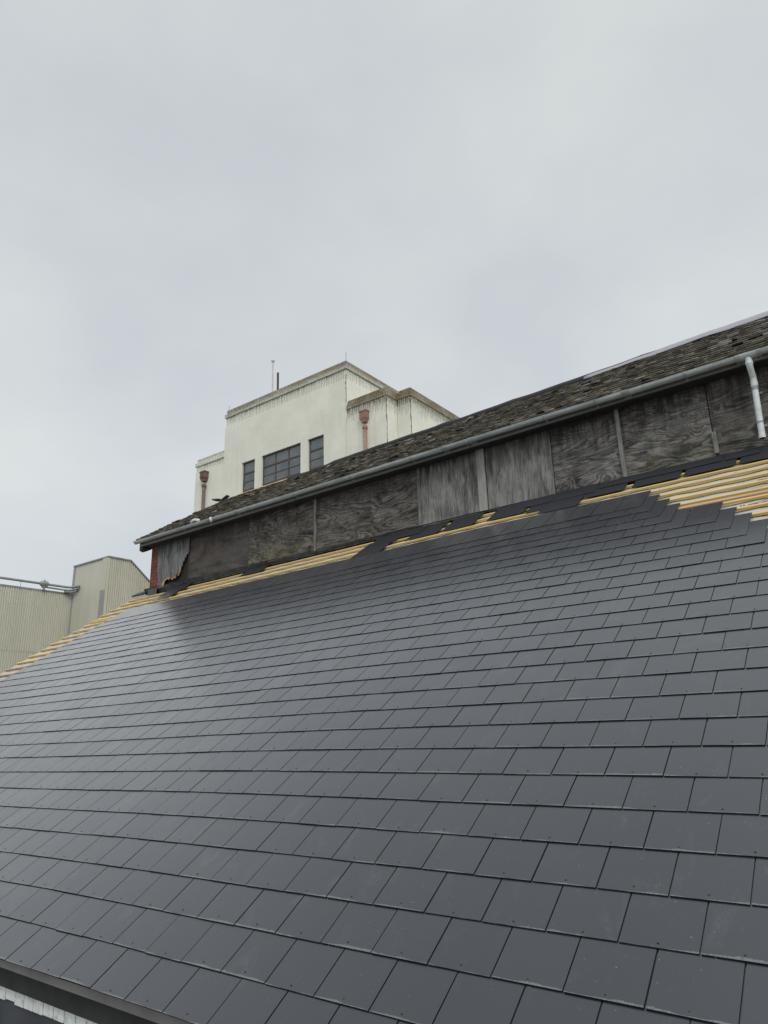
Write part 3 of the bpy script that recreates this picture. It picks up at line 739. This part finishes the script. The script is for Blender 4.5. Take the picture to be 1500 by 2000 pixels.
for side in (1, -1):
    for r in range(rows):
        x = -12.06 - random.random() * .03
        t0 = r / rows * 0.985; t1 = t0 + 1.75 / rows
        sm = 0.01 * random.uniform(-1, 1)
        while x < X_R:
            w = random.uniform(0.10, 0.17); xm = x + w / 2
            if t0 + 0.6 / rows > tmax(xm): x += w; continue
            dt = random.gauss(0, 0.0035); hb = random.uniform(0.034, 0.044); th = random.uniform(0.020, 0.030)
            h0 = hb; h1 = -0.014; tt1 = min(t1, tmax(xm) + 0.015, 1.0); tilt = random.gauss(0, 0.003)
            if random.random() < 0.03: hb += 0.02; tilt *= 3; h0 = hb
            pts = [(x, t0 + dt, h0 - th - tilt), (x + w - .004, t0 + dt + random.gauss(0, .004), h0 - th + tilt), (x + w - .004, tt1, h1 - .004), (x, tt1, h1 - .004),
                   (x, t0 + dt, h0 - tilt), (x + w - .004, t0 + dt, h0 + tilt), (x + w - .004, tt1, h1 + th * .6), (x, tt1, h1 + th * .6)]
            P = [roofpt(*q) for q in pts]
            if side < 0:
                for p in P: p.y = 2 * Y_R - p.y
            b.hexa(P)
            x += w
part(b, 'old_tile_covering', m_tile, bevel=0.0)
# ridge: timber where the tiles are stripped, then black felt roll, then lapped lead
b = MB(); xs = [-10.55 + i * 0.12 for i in range(15)]
for a, c_ in zip(xs, xs[1:]): 
    b.hexa([(a, Y_R - .03, zr(a) - .02), (c_, Y_R - .03, zr(c_) - .02), (c_, Y_R + .03, zr(c_) - .02), (a, Y_R + .03, zr(a) - .02), (a, Y_R - .03, zr(a) + .022), (c_, Y_R - .03, zr(c_) + .022), (c_, Y_R + .03, zr(c_) + .022), (a, Y_R + .03, zr(a) + .022)])
part(b, 'ridge_board', m_newtimber)
b = MB(); xs = [-8.95 + i * 0.15 for i in range(121)]
rr = []
for x in xs:
    k = 1.0 + 0.16 * mnoise.noise(Vector((x * 2.2, 0, 5)))
    if x < -7.6: k *= 0.55 + 0.5 * abs(mnoise.noise(Vector((x * 5, 1, 0)))) + max(0, (x + 9.2)) * .12
    rr.append(0.068 * k)
b.tube([(x, Y_R, zr(x) + 0.004 + 0.006 * mnoise.noise(Vector((x * 3, 9, 0)))) for x in xs], rr, 10)
part(b, 'ridge_roll', m_felt, smooth=True)

# ------------------------------------------------------------------ loose things on / by the roof
# plastic sheet over the ridge
b = MB(); n = 90; xs0, xs1 = -2.08, X_R; m_ = 9
for lay in (0, 1):
    for i in range(n + 1):
        x = xs0 + (xs1 - xs0) * i / n
        amp = 0.5 + 0.5 * mnoise.noise(Vector((x * 0.9, 4, 0)))
        lift = 0.062 + 0.022 * min(1.0, (x - xs0) / 1.6) + 0.016 * mnoise.noise(Vector((x * 2.3, 0, 2)))
        drop = 0.045 + 0.055 * max(0.0, mnoise.noise(Vector((x * 1.1, 7, 0))) + .35) * min(1, (x - xs0 + .2))
        for k in range(m_):
            a = -1 + 2 * k / (m_ - 1)
            y = Y_R + a * 0.13; z = zr(x) + lift - (abs(a) ** 1.6) * (drop + 0.07) - lay * 0.004
            b.v.append(Vector((x, y, z + 0.004 * mnoise.noise(Vector((x * 9, a * 3, 1))))))
q = (n + 1) * m_
for i in range(n):
    for k in range(m_ - 1):
        a = i * m_ + k; b.face([a, a + 1, a + m_ + 1, a + m_]); b.face([q + a, q + a + m_, q + a + m_ + 1, q + a + 1])
    for k in (0, m_ - 1):
        a = i * m_ + k; b.face([a, a + m_, q + a + m_, q + a])
for i in (0, n):
    for k in range(m_ - 1): a = i * m_ + k; b.face([a, a + 1, q + a + 1, q + a])
o = b.build('plastic_sheet', m_sheet, smooth=True); tag(o, 'pale translucent plastic sheet draped along the ridge of the old tiled roof', 'sheet')

# torn felt tongues on the left of the ridge
b = MB()
def tongue(b, pts, w, th=0.02):
    for (p, q) in zip(pts, pts[1:]):
        p, q = Vector(p), Vector(q); s_ = Vector((0, w / 2, 0)); u_ = Vector((0, 0, th))
        b.hexa([p - s_, q - s_, q + s_, p + s_, p - s_ + u_, q - s_ + u_, q + s_ + u_, p + s_ + u_])
tongue(b, [(-11.47, 7.0, 5.925), (-11.44, 7.0, 5.905), (-11.30, 7.0, 5.885), (-11.20, 7.0, 5.865)], 0.14, 0.035)
tongue(b, [(-11.14, 7.0, 5.85), (-11.04, 7.0, 5.885), (-10.95, 7.0, 5.915)], 0.10, 0.028)
o = b.build('felt_scrap', m_felt, bevel=.006); tag(o, 'torn black felt scrap curling up on the ridge above the brick gable end', 'felt scrap')

# white plastic bend and a cable lying on the gutter
t = thing('plastic_pipe_bend', 'short white plastic pipe bend lying across the grey gutter', 'pipe bend', (-9.85, 5.42, 4.73))
def on(par, mb, name, mat, **k):
    o = mb.build(name, mat, **k); o.parent = par; o.matrix_parent_inverse = par.matrix_world.inverted(); return o
b = MB(); b.tube([(-10.13, 5.36, 4.725), (-10.11, 5.36, 4.745), (-10.05, 5.36, 4.765), (-9.97, 5.355, 4.762), (-9.88, 5.35, 4.735), (-9.83, 5.34, 4.715)], [.022, .038, .045, .044, .040, .034], 14); on(t, b, 'pipe_body', m_whitepvc, smooth=True)
b = MB(); b.tube([(-9.93, 5.45, 4.85), (-9.85, 5.42, 4.83), (-9.79, 5.38, 4.79), (-9.77, 5.33, 4.72)], .010, 8); on(t, b, 'cable', m_felt, smooth=True)
b = MB(); b.tube([(-9.43, 5.30, 4.70), (-9.42, 5.295, 4.65), (-9.40, 5.30, 4.60)], [.03, .028, .02], 10)
o = b.build('broken_bracket', m_whitepvc, smooth=True); tag(o, 'broken white bracket end hanging under the gutter beside the white pipe bend', 'bracket')

# loose slates: (s0,s1,v0,L,rot,tilt) laid on the upper battens against the boards
def loose(s0, s1, v0, L, h0, h1, label, rot=0.0, group='loose slates laid along the foot of the boards', mat=None, th=0.006):
    b = MB(); slate(b, s0, s1, v0, L, ht=h0, hh=h1, th=th, rot=rot, side=1)
    c_ = sum(b.v, Vector()) / 8
    b.v = [p - c_ for p in b.v]
    o = b.build('loose_slate', [mat or m_slate_loose, m_edge_shadow]); o.location = c_; tag(o, label, 'slate', group); return o
H0, H1 = -0.018, -0.010
loose(-11.08, -10.51, 6.10, 0.44, -0.020, 0.000, 'lone slate leaning over the battens near the brick pier', rot=-0.06, mat=m_slate)
loose(-11.10, -10.42, 6.42, 0.34, -0.012, 0.010, 'slate under the torn corner of the pale end board', rot=-0.04)
loose(-8.67, -8.09, 6.40, 0.32, -0.016, -0.004, 'small piece of slate alone on the top batten below the mossy board')
loose(-5.50, -4.92, 5.88, 0.58, -0.020, -0.012, 'lowest loose slate, lying across three battens left of the pale boards', rot=-0.02)
loose(-5.42, -4.84, 6.30, 0.44, -0.010, -0.004, 'slate behind the lowest loose slate, up against the dark wavy board')
loose(-4.58, -4.00, 6.13, 0.56, H0, H1, 'slate below the thin strip at the left edge of the pale boards', rot=0.01)
loose(-4.84, -4.42, 6.36, 0.34, -0.004, -0.002, 'slate half hidden beneath the left edge of the pale boards')
loose(-3.92, -3.38, 6.13, 0.56, H0, H1, 'slate ending beneath the broad cover board', rot=-0.008)
loose(-3.14, -2.56, 6.13, 0.58, H0, H1, 'slate right of the broad cover board, beside the gap of bare yellow battens', rot=0.008)
loose(-2.62, -2.20, 6.34, 0.34, -0.005, -0.003, 'slate tucked in where two neighbours leave a small square hole')
loose(-2.50, -2.22, 6.08, 0.30, -0.022, -0.012, 'narrow slate at the end of the short bare batten', rot=-0.01)
loose(-2.26, -1.71, 5.90, 0.58, -0.018, -0.010, 'slate with a diagonal scratch sitting lower than its row', rot=0.006)
loose(-2.20, -1.60, 6.34, 0.40, -0.006, -0.004, 'slate behind the scratched one, touching the corner of the last pale board')
loose(-1.69, -1.16, 6.16, 0.56, H0, H1, 'slate ending under the leaning strip by the scratched slate', rot=0.004)
loose(-1.06, -0.48, 6.16, 0.58, H0, H1, 'slate between the leaning strip and the knotted board', rot=-0.004)
loose(-1.55, -0.72, 6.45, 0.26, -0.004, -0.002, 'slate covering the joint under the leaning strip')
loose(-0.43, 0.15, 6.16, 0.58, H0, H1, 'slate under the short offcut of strip', rot=0.003)
loose(-0.75, -0.02, 6.44, 0.28, -0.004, -0.002, 'slate covering the joint left of the short offcut of strip')
loose(0.19, 0.78, 6.16, 0.58, H0, H1, 'slate straight below the open end of the grey downpipe')
loose(0.02, 0.40, 6.42, 0.28, -0.004, -0.002, 'slate just left of the downpipe mouth against the boards')
for i, s in enumerate((0.82, 1.45, 2.08)):
    loose(s, s + .58, 6.16, 0.58, H0, H1, ('slate immediately right of the downpipe', 'second slate right of the downpipe', 'third slate right of the downpipe')[i])
# dark joints of lapped pieces: thin raised edges
# rolled lead offcut at the gable end
b = MB()
pts = [(-12.66, 6.78), (-12.45, 6.80), (-12.25, 6.82), (-12.05, 6.84)]
b.v = []
b.tube([RP(s, v, 0.0) for s, v in pts], [.022, .030, .034, .030], 10)
for (s0, v0), (s1, v1) in zip(pts, pts[1:]):
    b.hexa([RP(s0, v0, -.02), RP(s1, v1, -.02), RP(s1, v1 + .18, -.01), RP(s0, v0 + .15, -.01), RP(s0, v0, .012), RP(s1, v1, .012), RP(s1, v1 + .18, .012), RP(s0, v0 + .15, .012)])
o = b.build('lead_offcut', m_lead, bevel=.006); tag(o, 'rolled dark lead offcut lying beside the foot of the brick pier', 'lead sheet')

# ================================================================== WHITE TOWER BUILDING
tw = thing('white_tower_building', 'tall cream painted stepped building with lichen-stained parapets and steel windows', 'building', (-16, 17, -7.6))
def tp_(mb, name, mat, **k):
    o = mb.build(name, mat, **k); o.parent = tw; o.matrix_parent_inverse = tw.matrix_world.inverted(); return o
Z0 = -7.6
def block(name, x0, x1, y0, y1, top, band, coping, gap_front=None, stain=1.0, front_open=None, soldier_h=0.40, faces='FR', lich=1.0, openings=(), patchy=0.25, ov=.03):
    """a rendered-brick block: wall, soldier course, projecting ledge, coping"""
    mw = painted(name + '_paint', top, band, stain=stain)
    zs0 = top - coping - 0.16 - soldier_h; zs1 = top - coping - 0.16
    b = MB()
    if openings:
        xs = sorted({x0, x1, *[q for o_ in openings for q in (o_[0], o_[1])]})
        for a, c_ in zip(xs, xs[1:]):
            op = [o_ for o_ in openings if o_[0] <= a + 1e-6 and o_[1] >= c_ - 1e-6]
            if op:
                b.box(a, c_, y0, y0 + .3, Z0, op[0][2]); b.box(a, c_, y0, y0 + .3, op[0][3], zs0)
            else: b.box(a, c_, y0, y0 + .3, Z0, zs0)
        b.box(x0, x1, y0 + .301, y1, Z0, zs0)
    else: b.box(x0, x1, y0, y1, Z0, zs0)
    w = tp_(b, 'wall', mw)
    # course backing (recessed) and individual soldier bricks
    b = MB(); b.box(x0 + .05, x1 - .05, y0 + .05, y1, zs0, zs1)
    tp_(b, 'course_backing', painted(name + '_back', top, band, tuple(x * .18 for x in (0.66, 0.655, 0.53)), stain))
    b = MB(); pitch = 0.083
    x = x0 + .03
    while x < x1 - .06:
        d = random.uniform(-.012, .012); b.box(x, x + pitch - .022, y0 + .02 + d, y0 + .12, zs0 + random.uniform(0, .012), zs1); x += pitch
    for (xx, sg) in ((x1, -1), (x0, 1)):
        y = y0 + .04
        while y < y1 - .1:
            d = random.uniform(-.006, .006); xa, xb = (xx - .12, xx - .02 + d) if sg < 0 else (xx + .02 + d, xx + .12)
            b.box(xa, xb, y, y + pitch - .022, zs0 + random.uniform(0, .012), zs1); y += pitch
    tp_(b, 'soldier_course', mw)
    ms = painted(name + '_cope', top, band * lich, stain=stain, patchy=patchy)
    b = MB(); b.box(x0 - ov, x1 + ov, y0 - ov, y1 + ov, zs1, zs1 + .16)
    b.box(x0 + .035, x1 - .035, y0 + .035, y1 - .02, zs1 + .16, top); tp_(b, 'coping', ms, bevel=.015)
    return w
OW = (9.45, 10.745)
wins = [(-18.55, -17.81, OW[0], OW[1]), (-17.43, -15.355, OW[0], OW[1]), (-14.985, -14.205, OW[0], OW[1])]
block('tower', -19.66, -13.10, 14.0, 20.5, 13.36, 0.22, 0.20, stain=0.85, openings=wins, lich=1.5, patchy=0.55)
block('tower_low_left', -21.45, -19.665, 14.0, 20.5, 11.62, 0.12, 0.17, stain=0.6, soldier_h=.25, lich=.8, patchy=0.8)
block('tower_low_right', -13.09, -11.30, 13.96, 19.5, 11.68, 0.50, 0.17, stain=1.0, patchy=.5, ov=.004, soldier_h=.26)
block('tower_end', -11.29, -10.71, 14.54, 19.0, 11.69, 0.54, 0.17, stain=1.0, patchy=.5, ov=.004, soldier_h=.26)
for cx, cy, za, zb_ in ((-11.30, 13.958, 11.30, 9.6), (-10.71, 14.538, 11.25, 9.7), (-13.10, 13.998, 12.8, 11.72)):
    b = MB(); z = za; n_ = 0
    while z > zb_:
        w_ = random.uniform(.006, .035) * (0.4 if random.random() < .3 else 1); dz = random.uniform(.05, .16); xo = cx - w_ - random.uniform(0.0, .02)
        b.box(xo, xo + w_, cy - .006, cy + .02, z - dz, z); z -= dz
    tp_(b, 'crack', m_crack)
def window(x0, x1, z0, z1, cols, ext=0.0):
    par = MB(); y = 14.10; f = .028
    par.box(x0, x0 + f, y - .02, y + .02, z0, z1); par.box(x1 - f, x1, y - .02, y + .02, z0, z1)
    par.box(x0 + f, x1 - f, y - .02, y + .02, z1 - f, z1); par.box(x0 + f, x1 - f, y - .02, y + .02, z0, z0 + f)
    for c_ in range(1, cols): xx = x0 + (x1 - x0) * c_ / cols; par.box(xx - .025, xx + .025, y - .021, y + .019, z0 + f, z1 - f)
    H = z1 - z0
    cw = (x1 - x0) / cols
    for c_ in range(cols):
        a, d = x0 + cw * c_ + .026, x0 + cw * (c_ + 1) - .026
        for k, z in enumerate((z1 - 0.46, z1 - 0.82, z1 - 1.15)): par.box(a, d, y - .018 - .004 * (k == 0), y + .016, z - (.026 if k == 0 else .010), z + (.026 if k == 0 else .010))
    w = tp_(par, 'window', m_steel)
    for c_ in range(cols):
        b = MB(); b.box(x0 + cw * c_ + .02, x0 + cw * (c_ + 1) - .02, y + .0, y + .006, z0 + .02, z1 - .02)
        o = b.build('pane', m_glass); o.parent = w; o.matrix_parent_inverse = w.matrix_world.inverted()
    return w
window(*wins[0], 1); window(*wins[1], 3); window(*wins[2], 1)
def rainpipe(x, ztop, mat, label, w=.34, r=.066):
    y = 13.90
    b = MB(); b.tube([(x, y + .0, ztop - .62), (x, y, 5.0)], r, 14); dpp = tp_(b, 'downpipe', mat, smooth=True); dpp['label'] = label
    b = MB()
    b.box(x - w / 2, x + w / 2, y - .14, y + .14, ztop - .06, ztop); b.box(x - w / 2 + .02, x + w / 2 - .02, y - .12, y + .12, ztop - .30, ztop - .061)
    b.hexa([(x - .08, y - .08, ztop - .44), (x + .08, y - .08, ztop - .44), (x + .08, y + .09, ztop - .44), (x - .08, y + .09, ztop - .44),
            (x - w / 2 + .03, y - .11, ztop - .301), (x + w / 2 - .03, y - .11, ztop - .301), (x + w / 2 - .03, y + .11, ztop - .301), (x - w / 2 + .03, y + .11, ztop - .301)])
    for k in range(-1, 2): b.box(x + k * .09 - .012, x + k * .09 + .012, y - .132, y - .12, ztop - .29, ztop - .07)
    o = b.build('hopper', mat, bevel=.008); o.parent = dpp; o.matrix_parent_inverse = dpp.matrix_world.inverted()
    b = MB(); b.tube([(x, y, ztop - .56), (x, y, ztop - .66)], r + .025, 14)
    o = b.build('pipe_socket', mat); o.parent = dpp; o.matrix_parent_inverse = dpp.matrix_world.inverted()
rainpipe(-12.22, 11.00, m_terracotta, 'salmon painted downpipe with hopper')
rainpipe(-20.74, 10.90, m_rustred, 'rusty dark red downpipe with hopper')
b = MB(); b.tube([(-18.47, 15.5, 12.8), (-18.49, 15.5, 15.85)], .034, 10); b.tube([(-18.49, 15.5, 15.84), (-18.49, 15.5, 15.90), (-18.49, 15.5, 15.93)], [.05, .085, .06], 10); tp_(b, 'mast', m_mast)
b = MB(); b.tube([(-18.15, 15.5, 12.8), (-18.17, 15.5, 15.22)], .048, 10); tp_(b, 'vent_pipe', m_maroon)
for x, z0, z1 in ((-13.14, 13.34, 13.72), (-19.52, 13.32, 13.58)):
    b = MB(); b.tube([(x, 14.04, z0), (x + .01, 14.04, z1)], .007, 6); b.tube([(x - .03, 14.04, z1 - .12), (x + .03, 14.04, z1 - .10)], .004, 5); tp_(b, 'lightning_rod', m_wire)

# ================================================================== CLAD FACTORY BLOCK
fac = thing('clad_factory_block', 'low factory block in olive-beige corrugated cladding with a taller canted bay', 'building', (-26, 9, -7.6))
def fp(mb, name, mat, **k):
    o = mb.build(name, mat, **k); o.parent = fac; o.matrix_parent_inverse = fac.matrix_world.inverted(); return o
def corr(b, axis, a0, a1, fixed, outdir, z0, topf, pitch, amp, thick=.004):
    n = int(round((a1 - a0) / pitch)); prof = []
    for i in range(n):
        s = a0 + (a1 - a0) * i / n; p = (a1 - a0) / n
        prof += [(s, 0), (s + p * .30, 0), (s + p * .45, amp), (s + p * .85, amp)]
    prof.append((a1, 0))
    k0 = len(b.v)
    for s, d in prof:
        for z in (z0, topf(s)):
            b.v.append(Vector((fixed + d * outdir, s, z)) if axis == 'y' else Vector((s, fixed + d * outdir, z)))
    for i in range(len(prof) - 1): b.face([k0 + 2 * i, k0 + 2 * i + 2, k0 + 2 * i + 3, k0 + 2 * i + 1])
XF = -26.0
b = MB(); corr(b, 'y', -4.0, 11.60, XF, 1, 3.755, lambda s: 6.17, .09, .036); corr(b, 'y', -4.0, 11.60, XF - .012, 1, Z0, lambda s: 3.77, .09, .036); fp(b, 'wall_cladding', m_clad)
b = MB(); b.box(XF - 14, XF - .02, -4, 11.7, Z0, 6.14); fp(b, 'wall_core', m_cladgrey)
b = MB(); b.box(XF - .06, XF + .045, -4.0, 11.58, 6.155, 6.215); fp(b, 'wall_capping', m_pipegrey)
b = MB(); corr(b, 'x', XF + .05, -23.85, 11.61, -1, Z0, lambda s: 7.36, .15, .006); fp(b, 'bay_front_cladding', m_clad)
b = MB(); b.box(XF - .03, XF + .10, 11.575, 11.62, Z0, 7.37); fp(b, 'corner_flashing', m_cladgrey)
b = MB(); b.box(-23.86, -23.49, 11.565, 11.62, 6.05, 7.34); b.box(-23.50, -23.47, 11.565, 11.66, Z0, 7.34); fp(b, 'corner_flashing', m_cladlight)
b = MB(); b.box(-23.862, -23.50, 11.566, 11.62, Z0, 6.048); fp(b, 'corner_flashing', m_cladgrey)
def topb(s): return 7.33 if s < 12.56 else max(2.5, 7.33 - (s - 12.56) * 0.775)
b = MB(); corr(b, 'y', 11.66, 17.5, -23.51, 1, Z0, topb, .0935, .042); fp(b, 'bay_side_cladding', m_clad)
b = MB(); b.prism([(XF + .05, 11.63, Z0), (XF + .05, 11.63, 7.33), (XF + .05, 12.56, 7.33), (XF + .05, 17.5, 3.5), (XF + .05, 17.5, Z0)], (2.42, 0, 0)); fp(b, 'bay_core', m_cladgrey)
b = MB()
cap = [(11.56, 7.355), (12.575, 7.355), (17.5, 3.54)]
b.prism([(XF - .04, y, z - .02) for y, z in cap] + [(XF - .04, y, z + .035) for y, z in cap[::-1]], (2.60, 0, 0)); fp(b, 'bay_capping', m_pipegrey)
# conduits on the low wall
b = MB(); b.tube([(-25.9, y, 6.44 - 0.002 * (y - 8)) for y in (-3, 3, 8, 10.2, 11.35)] + [(-25.80, 11.5, 6.44), (-25.62, 11.54, 6.45), (-25.40, 11.54, 6.43)], .048, 10); fp(b, 'conduit', m_pipegrey, smooth=True)
b = MB(); b.tube([(-25.88, 10.25, 6.30), (-25.88, 10.45, 6.31), (-25.88, 11.3, 6.30), (-25.74, 11.48, 6.32), (-25.40, 11.52, 6.34)], .036, 10); fp(b, 'conduit', m_pipegrey, smooth=True)
b = MB(); b.tube([(-25.90, 11.2, 6.22), (-25.7, 11.5, 6.23), (-25.5, 11.53, 6.28)], .045, 10); fp(b, 'conduit', m_pipegrey, smooth=True)
b = MB(); b.tube([(-25.9, 10.20, 6.44), (-25.9, 10.24, 6.44), (-25.9, 10.46, 6.44), (-25.9, 10.50, 6.44)], [.08, .115, .115, .08], 8); b.tube([(-25.9, 10.36, 6.55), (-25.9, 10.36, 6.60)], .03, 8); b.tube([(-25.9, 10.36, 6.33), (-25.9, 10.36, 6.18)], .05, 8); fp(b, 'junction_box', m_pipegrey)
for y in (3.0, 6.2, 9.43):
    b = MB(); b.tube([(-25.9, y, 6.2), (-25.9, y, 6.41)], .008, 6); fp(b, 'conduit_support', m_pipegrey)
